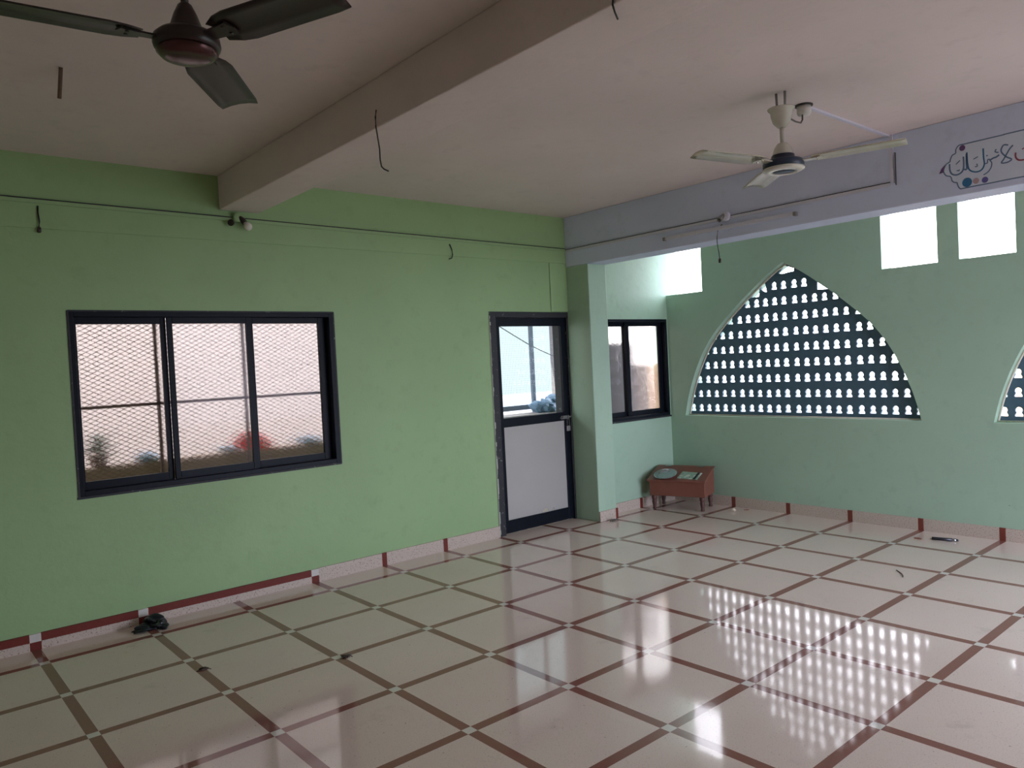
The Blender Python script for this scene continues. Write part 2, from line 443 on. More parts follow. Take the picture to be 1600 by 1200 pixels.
# beams, pillar, plaster bands
struct(MB().box(1.25, 1.53, -6.8, YW, 2.735, ZC).build('trim_1', M['white'], bevel=0.006))
struct(MB().box(XB0, XB1, -6.8, YW, ZB, ZC).build('trim_2', M['beam'], bevel=0.006))
struct(MB().box(XB0, XB1, 0.0, YW+0.15, 0, ZB).build('wall_pillar', M['mint_lit'], bevel=0.008))
struct(MB().box(-4.0, XB0, YW-0.008, YW, 2.52, 2.70).build('trim_3', M['green'], bevel=0.004))
struct(MB().box(4.385, XB0, YW-0.012, YW, 2.05, 2.52).build('trim_4', M['green'], bevel=0.006))

# baseboards
mb = MB()
def bb(x0, x1, z0, z1, mi): mb.mi = mi; mb.box(x0, x1, YW-0.016, YW, z0, z1)
H = 0.098
brk = [0.0, 0.6, 1.8]
x = -4.0
for b_ in brk:
    bb(x, b_-0.03, 0.05, H, 1); bb(x, b_-0.03, 0, 0.05, 0)
    bb(b_-0.03, b_+0.03, 0.05, H, 2); bb(b_-0.03, b_+0.03, 0, 0.05, 1); x = b_+0.03
for b_ in (2.4, 3.0):
    bb(x, b_-0.022, 0, H+0.004, 0); bb(b_-0.022, b_+0.022, 0, H+0.004, 1); x = b_+0.022
bb(x, 3.61, 0, H+0.004, 0)
struct(mb.build('baseboard_left', [M['skirt'], M['redtop'], M['node']]))
mb = MB(); y = 0.135
for k in range(0, 11):
    yy = -0.6*k
    if k == 0: continue
    mb.mi = 0; mb.box(XR-0.016, XR, yy+0.022, y, 0, 0.10)
    mb.mi = 1; mb.box(XR-0.016, XR, yy-0.022, yy+0.022, 0, 0.10); y = yy-0.022
struct(mb.build('baseboard_right', [M['skirt'], M['red']]))
mb = MB()
mb.box(XB1, 5.378, YA-0.016, YA, 0, 0.10); mb.box(5.422, XR-0.016, YA-0.016, YA, 0, 0.10)
mb.mi = 1; mb.box(5.378, 5.422, YA-0.016, YA, 0, 0.10)
struct(mb.build('baseboard_alcove', [M['skirt'], M['redtop']]))
mb = MB()
mb.box(XB0, 4.835, -0.014, 0.0, 0, 0.10); mb.mi = 1; mb.box(4.835, XB1+0.004, -0.014, 0.0, 0, 0.10)
struct(mb.build('baseboard_pillar', [M['skirt'], M['redtop']]))

# ================================================================== LATTICE SCREENS
def hole_shape(cy, cz, jit=0.0):
    r = 0.0245
    p = []
    for a in range(-40, 221, 20):
        p.append((cy+r*math.cos(math.radians(a))*1.02, cz+0.012+r*math.sin(math.radians(a))))
    p += [(cy-0.020, cz-0.010), (cy-0.029, cz-0.026), (cy-0.0275, cz-0.038), (cy+0.0275, cz-0.038), (cy+0.029, cz-0.026), (cy+0.020, cz-0.010)]
    rnd = random.Random(round(cy*1000+cz*7777))
    k = rnd.uniform(0.94, 1.06); dx, dz = rnd.uniform(-.002, .002), rnd.uniform(-.002, .002)
    return [(cy+(a-cy)*k+dx, cz+(b-cz)*k+dz) for a, b in p]
def screen(yc, extra, label):
    holes = []
    off = yc - JY[0]
    for r in range(9):
        z = 1.002 + r*0.1492
        for blk in range(-2, 4):
            for k in range(6):
                y = -0.690 - 0.602*blk - 0.0985*k
                w = next((a for a, zz in reversed(smooth_arch()) if zz <= z-0.01), 0)
                if abs(y-JY[0]) < w+0.06: holes.append(hole_shape(y+off, z))
    holes = [h for h in holes if not any(min(p[0] for p in h)-0.02 < e[0] < max(p[0] for p in h)+0.02 and min(p[1] for p in h)-0.02 < e[1] < max(p[1] for p in h)+0.02 for ex in extra for e in ex)]
    t = empty('lattice_screen', (6.09, yc, 0.92)); tag(t, label, 'lattice screen', 'arched lattice screens in the right wall')
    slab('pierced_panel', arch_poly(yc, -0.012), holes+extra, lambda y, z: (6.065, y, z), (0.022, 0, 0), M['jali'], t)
    mb = MB()                       # cream cement bead round the opening, on the room side of the panel
    for sgn in (1, -1):
        pts = [(6.055, yc+sgn*(w-0.006), z-0.004) for w, z in smooth_arch()]
        mb.tube(pts, 0.010, 6)
    mb.tube([(6.05, yc-1.18, 0.926), (6.05, yc+1.18, 0.926)], 0.008, 6)
    mb.build('cement_edge', M['creamtrim'], t)
    return t
TIP = [(-1.132, 2.309), (-1.164, 2.337), (-1.192, 2.382), (-1.302, 2.336), (-1.296, 2.311), (-1.241, 2.308), (-1.188, 2.299)]
TRI = [(-1.518, 2.187), (-1.518, 2.112), (-1.623, 2.107)]
LT = [(-0.827, 2.104), (-0.904, 2.191), (-0.932, 2.181), (-0.919, 2.106)]
LT2 = [(-0.94, 2.175), (-0.952, 2.232), (-0.989, 2.241), (-0.998, 2.202), (-1.007, 2.144), (-0.976, 2.147)]
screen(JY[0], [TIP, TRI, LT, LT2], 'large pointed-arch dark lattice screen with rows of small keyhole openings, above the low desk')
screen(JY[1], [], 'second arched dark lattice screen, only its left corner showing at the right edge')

# ================================================================== WINDOW 1 (three frosted sashes)
def frame_bars(mb, x0, x1, z0, z1, y0, y1, l, r, b, t):
    mb.box(x0, x0+l, y0, y1, z0, z1); mb.box(x1-r, x1, y0, y1, z0, z1)
    mb.box(x0+l, x1-r, y0, y1, z0, z0+b); mb.box(x0+l, x1-r, y0, y1, z1-t, z1)
    return mb
w1 = struct(empty('window_1', (1.18, YW, 0.872)))
frame_bars(MB(), 0.288, 2.070, 0.872, 2.023, YW-0.004, 0.42, 0.025, 0.035, 0.032, 0.032).build('window_frame', M['black'], w1, bevel=0.002)
mb = MB()
mb.box(0.275, 0.288, YW-0.006, YW+0.02, 0.862, 2.03); mb.box(0.27, 2.075, YW-0.005, YW+0.02, 0.858, 0.872)
mb.box(0.28, 2.075, YW-0.004, YW+0.015, 2.023, 2.033); mb.box(2.070, 2.080, YW-0.004, YW+0.015, 0.862, 2.03)
mb.build('plaster_edge', M['worn'], w1)
sash_spec = [(0.310, 0.868, 0.375, 0.025, 0.034), (0.868, 1.440, 0.345, 0.034, 0.036), (1.436, 2.036, 0.375, 0.028, 0.062)]
for x0, x1, y, l, r in sash_spec:
    s = frame_bars(MB(), x0, x1, 0.902, 1.993, y-0.013, y+0.013, l, r, 0.052, 0.044).build('sash', M['black'], w1, bevel=0.002)
    MB().box(x0+l, x1-r, y-0.002, y+0.002, 0.954, 1.949).build('pane', M['frost'], s)
# security grille outside window 1
g = empty('window_grille', (1.18, 0.52, 0.87)); tag(g, 'rusty square-bar grille with diamond wire mesh outside the wide frosted window', 'window grille')
mb = MB()
mb.box(0.2, 2.2, 0.512, 0.528, 1.405, 1.424)
for xx in (0.22, 0.838, 1.444, 2.14): mb.box(xx-0.011, xx+0.011, 0.512, 0.528, 0.84, 2.08)
mb.box(0.2, 2.2, 0.512, 0.528, 0.835, 0.855); mb.box(0.2, 2.2, 0.512, 0.528, 2.06, 2.08)
mb.build('grille_bar', M['rust'], g)
mb = MB()
def clip_line(x, z, dx, dz, x0, x1, z0, z1):
    t0, t1 = -1e9, 1e9
    for p, d, lo, hi in ((x, dx, x0, x1), (z, dz, z0, z1)):
        a, b = (lo-p)/d, (hi-p)/d
        if a > b: a, b = b, a
        t0, t1 = max(t0, a), min(t1, b)
    return (t0, t1) if t1 > t0 else None
def ribbon(mb, a, b, w, y0, y1):
    d = Vector((b[0]-a[0], b[1]-a[1])).normalized()*w; nx, nz = -d.y, d.x
    q = [(a[0]+nx, a[1]+nz), (b[0]+nx, b[1]+nz), (b[0]-nx, b[1]-nz), (a[0]-nx, a[1]-nz)]
    mb.hexa([(p[0], y0, p[1]) for p in q], [(p[0], y1, p[1]) for p in q])
DW, DH = 0.058, 0.031
for sg in (1, -1):
    n = int(2.0*DH/DW/DH + 1.25/DH)+2
    for i in range(-1, n):
        zz = 0.84 + i*DH - (2.0*DH/DW if sg > 0 else 0)
        c = clip_line(0.2, zz, DW, sg*DH, 0.2, 2.2, 0.84, 2.07)
        if c: ribbon(mb, (0.2+c[0]*DW, zz+c[0]*sg*DH), (0.2+c[1]*DW, zz+c[1]*sg*DH), 0.0022, 0.530+0.001*sg, 0.532+0.001*sg)
mb.build('diamond_mesh', M['rust'], g)

# ================================================================== DOOR
d1 = struct(empty('door_1', (4.11, YW, 0)))
mb = MB()
mb.box(3.612, 3.690, YW-0.003, 0.40, 0, 2.045); mb.box(3.690, 4.612, YW-0.003, 0.40, 1.992, 2.045); mb.box(4.588, 4.612, YW, 0.505, 0, 2.045)
mb.build('door_frame', M['worn'], d1, bevel=0.003)
mb = MB()
random.seed(11)
zz = 0.02
while zz < 2.0:                      # ragged plaster where the frame meets the wall
    h_ = random.uniform(0.015, 0.07); w_ = random.choice((0.002, 0.004, 0.005, 0.007, 0.013))
    mb.box(3.612-0.004, 3.612+w_, YW-0.007, YW, zz, zz+h_); zz += h_
mb.build('chipped_plaster', M['chip'], d1)
leaf = MB()
frame_bars(leaf, 3.695, 4.588, 0.008, 1.990, 0.318, 0.350, 0.048, 0.066, 0.117, 0.078)
leaf.box(3.743, 4.522, 0.318, 0.350, 0.983, 1.066)
lf = leaf.build('door_leaf', M['black'], d1, bevel=0.003)
MB().box(3.743, 4.522, 0.332, 0.336, 1.066, 1.912).build('door_pane', M['glass'], lf)
mb_hole = [(4.18, 0.126), (4.185, 0.152), (4.205, 0.165), (4.235, 0.163), (4.255, 0.148), (4.26, 0.126)]
mb_hole2 = [(4.31, 0.126), (4.312, 0.148), (4.33, 0.155), (4.338, 0.126)]
slab('lower_panel', rect(3.743, 4.522, 0.12, 0.983), [mb_hole, mb_hole2], lambda x, z: (x, 0.331, z), (0, 0.006, 0), M['panel'], lf)
mb = MB()
for zz in (0.25, 1.02, 1.75): mb.tube([(3.693, 0.314, zz-0.045), (3.693, 0.314, zz+0.045)], 0.007, 10)
mb.build('hinge', M['greymetal'], lf)
b_ = MB()
b_.tube([(4.45, 0.306, 1.012), (4.60, 0.306, 1.017)], 0.0065, 10)
b_.box(4.47, 4.58, 0.312, 0.318, 0.998, 1.030); b_.tube([(4.47, 0.306, 1.012), (4.47, 0.290, 1.008)], 0.005, 8)
for xx in (4.49, 4.56): b_.box(xx-0.008, xx+0.008, 0.298, 0.318, 1.003, 1.027)
b_.build('door_bolt', M['greymetal'], lf)
s = empty('padlock', (4.553, 0.306, 0.90)); tag(s, 'small steel padlock hanging from the door bolt', 'padlock')
MB().box(4.530, 4.577, 0.297, 0.313, 0.878, 0.930).build('lock_body', M['greymetal'], s, bevel=0.004)
sh = [(4.539, 0.305, 0.925), (4.539, 0.305, 0.985)] + [(4.5535-0.0145*math.cos(a), 0.305, 0.985+0.0145*math.sin(a)) for a in (0.5, 1.0, 1.57, 2.1, 2.6)] + [(4.568, 0.305, 0.985), (4.568, 0.305, 0.925)]
MB().tube(sh, 0.0035, 8).build('shackle', M['greymetal'], s)

# ================================================================== WINDOW 2 (alcove)
w2 = struct(empty('window_2', (5.47, YA, 0.925)))
frame_bars(MB(), 4.97, 5.965, 0.925, 1.965, YA-0.004, 0.27, 0.03, 0.030, 0.032, 0.030).build('window_frame', M['black'], w2, bevel=0.002)
for x0, x1, y, l, r in ((5.0, 5.40, 0.245, 0.04, 0.055), (5.345, 5.935, 0.215, 0.055, 0.05)):
    s = frame_bars(MB(), x0, x1, 0.957, 1.935, y-0.013, y+0.013, l, r, 0.05, 0.04).build('sash', M['black'], w2, bevel=0.002)
    MB().box(x0+l, x1-r, y-0.002, y+0.002, 1.007, 1.895).build('pane', M['frost'], s)
MB().box(4.95, 5.975, YA-0.012, YA, 0.908, 0.925).build('window_sill', M['worn'], w2)

# ================================================================== FANS
def blade_mb(mx, r0, r1, w0, w1, wroot, tilt, thick=0.004, camber=0.010):
    mb = MB(mx @ Matrix.Rotation(tilt, 4, 'X'))
    n = 10; top, bot = [], []
    prof = []
    for i in range(n+1):
        t = i/n; xx = r0+(r1-r0)*t
        w = wroot+(w0-wroot)*min(1, t/0.14) if t < 0.14 else w0+(w1-w0)*(t-0.14)/0.86
        if t > 0.97: w *= 0.93
        prof.append((xx, w/2))
    rows = []
    for xx, w in prof:
        row = []
        for j in range(5):
            s_ = -1+2*j/4; z = camber*(1-s_*s_)
            row.append((xx, s_*w, z))
        rows.append(row)
    T = [[mb.v((x, y, z+thick/2)) for x, y, z in r] for r in rows]; B = [[mb.v((x, y, z-thick/2)) for x, y, z in r] for r in rows]
    for i in range(n):
        for j in range(4):
            mb.face([T[i][j], T[i+1][j], T[i+1][j+1], T[i][j+1]], True); mb.face([B[i][j], B[i][j+1], B[i+1][j+1], B[i+1][j]], True)
        for j in (0, 4): mb.face([T[i][j], B[i][j], B[i+1][j], T[i+1][j]])
    for i in (0, n):
        for j in range(4): mb.face([T[i][j], T[i][j+1], B[i][j+1], B[i][j]])
    return mb
def fan(loc, ang, mats, label, kind):
    x, y, z = loc
    t = empty('ceiling_fan', (x, y, ZC)); tag(t, label, 'ceiling fan', 'three-blade ceiling fans')
    c = (x, y, z)
    if kind == 'brown':
        MB().lathe([(0.006, ZC-z-0.01), (0.045, ZC-z-0.012), (0.05, ZC-z-0.03), (0.03, ZC-z-0.075), (0.012, ZC-z-0.085)], 24, c).build('canopy', mats['body'], t)
        MB().lathe([(0.012, 0.08), (0.012, ZC-z-0.07)], 14, c).build('down_rod', mats['body'], t)
        MB().lathe([(0.014, 0.122), (0.022, 0.115), (0.036, 0.085), (0.046, 0.055), (0.056, 0.030), (0.058, 0.026), (0.04, 0.02)], 28, c).build('rod_cover', mats['body'], t)
        MB().lathe([(0.04, 0.030), (0.085, 0.024), (0.100, 0.010), (0.103, -0.010), (0.100, -0.022), (0.09, -0.030), (0.03, -0.031)], 36, c).build('motor_housing', mats['body'], t)
        MB().lathe([(0.092, -0.028), (0.094, -0.036), (0.080, -0.050), (0.055, -0.056), (0.01, -0.057)], 36, c).build('bottom_ring', mats['ring'], t)
    else:
        MB().lathe([(0.072, ZC-z-0.088), (0.07, ZC-z-0.094), (0.058, ZC-z-0.105), (0.055, ZC-z-0.13), (0.045, ZC-z-0.165), (0.022, ZC-z-0.19), (0.013, ZC-z-0.192)], 28, c).build('canopy', mats['body'], t)
        for s_ in (-1, 1): MB().tube([(x, y+s_*0.026, ZC), (x, y+s_*0.022, ZC-0.12)], 0.007, 8).build('hanger_rod', M['greymetal'], t)
        MB().lathe([(0.012, 0.09), (0.012, ZC-z-0.185)], 14, c).build('down_rod', mats['rod'], t)
        MB().lathe([(0.014, 0.112), (0.026, 0.108), (0.044, 0.085), (0.054, 0.055), (0.058, 0.040), (0.03, 0.036)], 28, c).build('rod_cover', mats['body'], t)
        MB().lathe([(0.03, 0.046), (0.060, 0.044), (0.064, 0.022), (0.098, 0.014), (0.108, 0.004), (0.108, -0.030), (0.102, -0.034), (0.03, -0.035)], 36, c).build('motor_housing', mats['motor'], t)
        MB().lathe([(0.109, -0.028), (0.110, -0.036), (0.090, -0.046), (0.062, -0.047), (0.060, -0.040), (0.03, -0.038)], 36, c).build('bottom_ring', mats['body'], t)
        MB().lathe([(0.060, -0.041), (0.055, -0.046), (0.01, -0.048)], 28, c).build('bottom_cap', mats['cap'], t)
    for k in range(3):
        mx = Matrix.Translation(Vector(c)) @ Matrix.Rotation(ang+k*2*PI/3, 4, 'Z')
        if kind == 'brown': b = blade_mb(mx, 0.135, 0.60, 0.158, 0.150, 0.095, math.radians(-8))
        else: b = blade_mb(mx, 0.150, 0.60, 0.145, 0.140, 0.085, math.radians(1), 0.004, 0.016)
        bo = b.build('blade', mats['blade'], t)
        ib = MB(mx @ Matrix.Rotation(math.radians(-8 if kind == 'brown' else 1), 4, 'X'))
        ib.prism([(0.085, -0.022), (0.14, -0.026), (0.195, -0.034), (0.205, 0.0), (0.195, 0.034), (0.14, 0.026), (0.085, 0.022)], lambda a, b_: (a, b_, 0.002), (0, 0, -0.006))
        for yy in (-0.018, 0.018): ib.lathe([(0.006, -0.006), (0.006, 0.002)], 8, (0.175, yy, -0.002))
        ib.build('blade_iron', mats['iron'], bo)
    return t
fan((0.151, -2.505, 2.648), -1.16, dict(body=M['brown_fan'], ring=M['brown_ring'], blade=M['brown_fan'], iron=M['brown_fan']),
    'dark brown three-blade ceiling fan, nearest the camera at top left', 'brown')
fan((3.185, -2.845, 2.585), -1.272, dict(body=M['cream'], rod=M['pvc'], motor=M['navy'], cap=M['navy'], blade=M['cream_blade'], iron=M['cream_blade']),
    'cream ceiling fan with dark motor beside the right-hand beam', 'cream')

# ceiling hardware
jb = empty('junction_box', (3.50, -2.81, ZC)); tag(jb, 'round white junction box on the ceiling beside the cream fan', 'junction box')
MB().lathe([(0.038, 0), (0.040, -0.045), (0.034, -0.058), (0.012, -0.062)], 24, (3.50, -2.81, ZC)).build('box_body', M['pvc'], jb)
MB().lathe([(0.050, -0.001), (0.050, -0.008), (0.03, -0.009)], 24, (3.50, -2.81, ZC)).build('base_plate', M['wire'], jb)
tag(MB().tube([(3.48, -2.81, 2.912), (3.475, -2.812, 2.88), (3.45, -2.815, 2.858), (3.38, -2.82, 2.852), (3.30, -2.835, 2.850), (3.235, -2.845, 2.853)], 0.005, 8).build('fan_cable', M['greywire']),
    'short grey cable looping from the junction box to the cream fan', 'cable')
tag(MB().box(3.54, XB0, -2.823, -2.801, ZC-0.012, ZC).build('wire_casing', M['pvcblue']), 'thin straight white casing across the ceiling from junction box to beam', 'wire casing', 'electrical wire casings')
c_ = empty('wire_casing', (XB0, -2.83, 2.65)); tag(c_, 'vertical white casing drop on the right-hand beam below the ceiling casing', 'wire casing', 'electrical wire casings')
MB().box(XB0-0.010, XB0, -2.840, -2.818, 2.65, ZC).build('casing_strip', M['pvcblue'], c_)
MB().box(XB0-0.012, XB0, -2.8555, -2.852, 2.63, 2.845).build('loose_wire', M['greywire'], c_)
c_ = empty('wire_casing', (XB0, -1.3, 2.655)); tag(c_, 'long white casing with painted-in shadow line along the face of the right-hand beam', 'wire casing', 'electrical wire casings')
MB().box(XB0-0.010, XB0, -2.818, YW-0.02, 2.630, 2.652).build('casing_strip', M['pvcblue'], c_)
MB().box(XB0-0.012, XB0-0.0005, -2.818, YW-0.02, 2.6525, 2.6570).build('wire', M['wire'], c_)  # dark strip standing in for the shadow on the casing's top edge
c_ = empty('wire_casing', (0.5, YW, 2.68)); tag(c_, 'long green-painted casing with painted-in shadow line along the top of the left wall', 'wire casing', 'electrical wire casings')
YP = YW-0.008
def sloped(mb, x0, x1, z0, z1, h, d):
    mb.hexa([(x0, YP-d, z0-h), (x1, YP-d, z1-h), (x1, YP, z1-h), (x0, YP, z0-h)], [(x0, YP-d, z0), (x1, YP-d, z1), (x1, YP, z1), (x0, YP, z0)]); return mb
sloped(MB(), -4.0, XB0-0.012, 2.722, 2.661, 0.022, 0.010).build('casing_strip', M['pvcgreen'], c_)
sloped(MB(), -4.0, XB0-0.012, 2.7290, 2.6680, 0.0065, 0.012).build('wire', M['wire'], c_)  # black strip drawn as the shadow line along the casing top
hk = tag(MB().tube([(0.042, -1.20, ZC), (0.042, -1.18, 2.935), (0.042, -1.13, 2.855)], 0.0085, 8).build('ceiling_rod', M['rust']), 'bare rusty metal rod hanging from the ceiling at far left', 'rod')

# hanging wires
def hang(name, pts, r, label, cat, end=None, grp='loose hanging wires'):
    t = empty(name, pts[0]); tag(t, label, cat, grp)
    MB().tube(pts, r, 6).build('wire', M['wire'], t)
    if end:
        p = pts[-1]; MB().lathe([(0.006, 0.008), (0.011, 0.004), (0.012, -0.022), (0.006, -0.028)], 10, (p[0], p[1], p[2]-0.004)).build(end, M['bakelite'], t)
hang('hanging_wire', [(1.242, -1.846, 2.814), (1.24, -1.838, 2.780), (1.238, -1.842, 2.735), (1.236, -1.856, 2.681), (1.236, -1.868, 2.620), (1.236, -1.868, 2.571), (1.234, -1.880, 2.535), (1.236, -1.898, 2.519), (1.236, -1.936, 2.501)], 0.0035,
     'dark bent wire dangling from the middle of the long ceiling beam', 'wire')
hang('hanging_wire', [(1.245, -3.352, 2.760), (1.243, -3.35, 2.730), (1.27, -3.335, 2.718), (1.295, -3.325, 2.705)], 0.0035, 'short wire tail on the long beam at the top edge of the photo', 'wire')
hang('hanging_wire', [(0.159, YP-0.004, 2.655), (0.157, YP-0.01, 2.61), (0.162, YP-0.012, 2.56), (0.158, YP-0.012, 2.525)], 0.005, 'short wire with a black connector on the left wall near the left edge', 'wire', 'connector')
hang('hanging_wire', [(3.207, YP-0.004, 2.622), (3.222, YP-0.012, 2.58), (3.225, YP-0.018, 2.53), (3.212, YP-0.018, 2.50), (3.185, YP-0.018, 2.492)], 0.005, 'hooked black wire on the left wall above and left of the door', 'wire')
hang('hanging_wire', [(XB0-0.004, -1.502, 2.600), (XB0-0.015, -1.468, 2.57), (XB0-0.02, -1.458, 2.50), (XB0-0.02, -1.458, 2.45), (XB0-0.02, -1.470, 2.38), (XB0-0.02, -1.476, 2.325)], 0.0035, 'black wire with a small plug hanging below the right-hand beam', 'wire', 'plug')

def bulb_holder(o, dirs, label, with_bulb):
    t = empty('bulb_holder', o); tag(t, label, 'bulb holder', 'lamp holders')
    return t
bh = empty('bulb_holder', (1.37, YP, 2.68)); tag(bh, 'brown bulb holder with a white bulb on the left wall under the beam end', 'bulb holder')
MB().lathe([(0.034, 0), (0.034, -0.018), (0.028, -0.024), (0.01, -0.025)], 20, (1.365, YP-0.0125, 2.688), axis='y').build('ceiling_rose', M['pvcgreen'], bh)
MB().tube([(1.375, YP-0.02, 2.690), (1.395, YP-0.035, 2.668), (1.405, YP-0.05, 2.645)], [0.018, 0.020, 0.019], 12).build('socket', M['bakelite'], bh)
MB().tube([(1.403, YP-0.048, 2.650), (1.408, YP-0.056, 2.640), (1.412, YP-0.064, 2.630), (1.418, YP-0.074, 2.616), (1.423, YP-0.083, 2.604), (1.426, YP-0.088, 2.598)], [0.012, 0.018, 0.026, 0.029, 0.021, 0.008], 14).build('bulb', M['bulb'], bh)
bh = empty('bulb_holder', (1.31, YP, 2.64)); tag(bh, 'empty black bulb socket left of the white bulb on the left wall', 'bulb holder')
MB().tube([(1.345, YP-0.015, 2.665), (1.325, YP-0.03, 2.655), (1.310, YP-0.045, 2.645)], [0.010, 0.012, 0.016], 12).build('stem', M['pvcgreen'], bh)
MB().tube([(1.313, YP-0.042, 2.648), (1.300, YP-0.056, 2.638)], [0.022, 0.022], 14).build('socket', M['bakelite'], bh)
bh = empty('bulb_holder', (XB0, -1.53, 2.655)); tag(bh, 'empty bulb socket with round white base on the right-hand beam', 'bulb holder')
MB().lathe([(0.040, 0.0125), (0.040, -0.012), (0.034, -0.018), (0.01, -0.019)], 20, (XB0-0.0125, -1.545, 2.655), axis='x').build('ceiling_rose', M['pvcblue'], bh)
MB().tube([(XB0-0.02, -1.53, 2.665), (XB0-0.045, -1.518, 2.645), (XB0-0.058, -1.512, 2.628)], [0.016, 0.018, 0.019], 12).build('socket', M['greymetal'], bh)
MB().tube([(XB0-0.058, -1.512, 2.628), (XB0-0.064, -1.509, 2.620)], [0.016, 0.016], 12).build('socket_mouth', M['bakelite'], bh)
bt = empty('tube_light_batten', (XB0, -1.53, 2.57)); tag(bt, 'long whitewashed tube-light batten without a tube on the right-hand beam', 'batten')
MB().box(XB0-0.022, XB0, -2.13, -0.94, 2.556, 2.588).build('batten_body', M['pvcblue'], bt, bevel=0.003)
for yy in (-2.135, -0.935): MB().box(XB0-0.035, XB0, yy-0.012, yy+0.012, 2.552, 2.582).build('end_holder', M['greymetal'], bt, bevel=0.003)

# ================================================================== PAINTED INSCRIPTION on the beam
ins = empty('wall_inscription', (XB0, -3.4, 2.66)); tag(ins, 'painted blue calligraphy in a scalloped outline on the right-hand beam', 'inscription')
border = [(-4.60, 2.802), (-3.59, 2.8015), (-3.4848, 2.7995), (-3.364, 2.7985), (-3.2764, 2.7975), (-3.2382, 2.7967), (-3.2203, 2.7754), (-3.2175, 2.7527), (-3.1977, 2.7434), (-3.1861, 2.7179), (-3.1836, 2.7068), (-3.1614, 2.6954), (-3.1474, 2.6702), (-3.1446, 2.6518), (-3.1591, 2.6249), (-3.1849, 2.6122), (-3.1928, 2.5846), (-3.2054, 2.5725), (-3.2203, 2.567), (-3.2261, 2.5447), (-3.2383, 2.5257), (-3.2554, 2.5245), (-3.3144, 2.5255), (-3.4372, 2.526), (-3.5826, 2.5275), (-4.60, 2.528)]
BX = lambda off: (lambda y, z: (XB0-off, y, z))
MB().prism(border, BX(0.0), (-0.0008, 0, 0)).build('pale_ground', M['panelpaint'], ins)
def smooth_path(p, sub=4):
    o = []
    for i in range(len(p)-1):
        p0, p1, p2, p3 = p[max(i-1, 0)], p[i], p[i+1], p[min(i+2, len(p)-1)]
        for k in range(sub):
            t = k/sub
            o.append(tuple(0.5*(2*p1[j]+(p2[j]-p0[j])*t+(2*p0[j]-5*p1[j]+4*p2[j]-p3[j])*t*t+(3*p1[j]-p0[j]-3*p2[j]+p3[j])*t**3) for j in (0, 1)))
    o.append(p[-1]); return o
def stroke(mb, p, w, off):
    p = smooth_path(p) if len(p) > 2 else p
    L, R = [], []
    for i, q in enumerate(p):
        a, b = p[max(i-1, 0)], p[min(i+1, len(p)-1)]
        dx, dy = b[0]-a[0], b[1]-a[1]; l = math.hypot(dx, dy) or 1
        nx, ny = -dy/l*w/2, dx/l*w/2
        L.append((q[0]+nx, q[1]+ny)); R.append((q[0]-nx, q[1]-ny))
    va = [[mb.v((XB0-off-dd, *q)) for q in s_] for dd in (0, 0.0008) for s_ in (L, R)]
    n = len(p)
    for i in range(n-1):
        mb.face([va[2][i], va[3][i], va[3][i+1], va[2][i+1]]); mb.face([va[0][i], va[0][i+1], va[1][i+1], va[1][i]])
        mb.face([va[0][i], va[2][i], va[2][i+1], va[0][i+1]]); mb.face([va[1][i], va[1][i+1], va[3][i+1], va[3][i]])
    for i in (0, n-1): mb.face([va[0][i], va[1][i], va[3][i], va[2][i]])
mb = MB(); stroke(mb, border[:], 0.0068, 0.0009); mb.build('outline', M['bluepaint'], ins)
mb = MB(); mb.prism([(-3.1178, 2.6435), (-3.132, 2.6736), (-3.157, 2.6964), (-3.1474, 2.6702), (-3.1445, 2.6495)], BX(0.0018), (-0.0006, 0, 0)); mb.build('petal', M['purplepaint'], ins)
for (y, z), r, m_ in (((-3.2567, 2.7758), 0.017, 'purplepaint'), ((-3.2776, 2.5571), 0.0275, 'tealpaint'), ((-3.3278, 2.5557), 0.017, 'pinkpaint'), ((-3.3772, 2.5519), 0.0175, 'violetpaint')):
    MB().prism([(y+r*math.cos(a*PI/10), z+r*1.05*math.sin(a*PI/10)) for a in range(20)], BX(0.0018), (-0.0006, 0, 0)).build('painted_dot', M[m_], ins)
mb = MB()
W_ = 0.0080
for p, w in (([(-3.2614, 2.7212), (-3.2623, 2.6814), (-3.2591, 2.6449), (-3.2457, 2.6246), (-3.2197, 2.6163), (-3.1941, 2.6267), (-3.1819, 2.6529), (-3.181, 2.6932)], W_),
             ([(-3.2174, 2.6825), (-3.2417, 2.7025)], 0.0045), ([(-3.2206, 2.6443), (-3.2333, 2.6391), (-3.2357, 2.6479)], 0.0045),
             ([(-3.2787, 2.7333), (-3.2773, 2.6872), (-3.278, 2.6406), (-3.2632, 2.6417)], W_),
             ([(-3.3173, 2.6917), (-3.3426, 2.7018)], 0.0045), ([(-3.3242, 2.644), (-3.3367, 2.6435), (-3.3351, 2.6599)], 0.005),
             ([(-3.378, 2.65), (-3.3924, 2.6513), (-3.3949, 2.6689), (-3.4031, 2.6715), (-3.4089, 2.6611), (-3.4165, 2.6457), (-3.4117, 2.6195), (-3.3948, 2.596), (-3.3699, 2.5833)], 0.0055),
             ([(-3.3896, 2.6985), (-3.3946, 2.6935)], 0.007), ([(-3.409, 2.6656), (-3.4254, 2.6731), (-3.4415, 2.676), (-3.4578, 2.6857)], W_),
             ([(-3.4429, 2.7231), (-3.4365, 2.7089), (-3.4542, 2.7)], 0.006),
             ([(-3.5065, 2.732), (-3.4831, 2.7379), (-3.4686, 2.7146), (-3.4738, 2.6908), (-3.4967, 2.6629), (-3.5217, 2.6436), (-3.4998, 2.6308), (-3.4682, 2.6337), (-3.4807, 2.6532), (-3.4972, 2.6807), (-3.5137, 2.7079), (-3.5317, 2.7258)], 0.0068)):
    stroke(mb, p, max(w*1.2, 0.006), 0.0009)
mb.build('lettering', M['bluepaint'], ins)
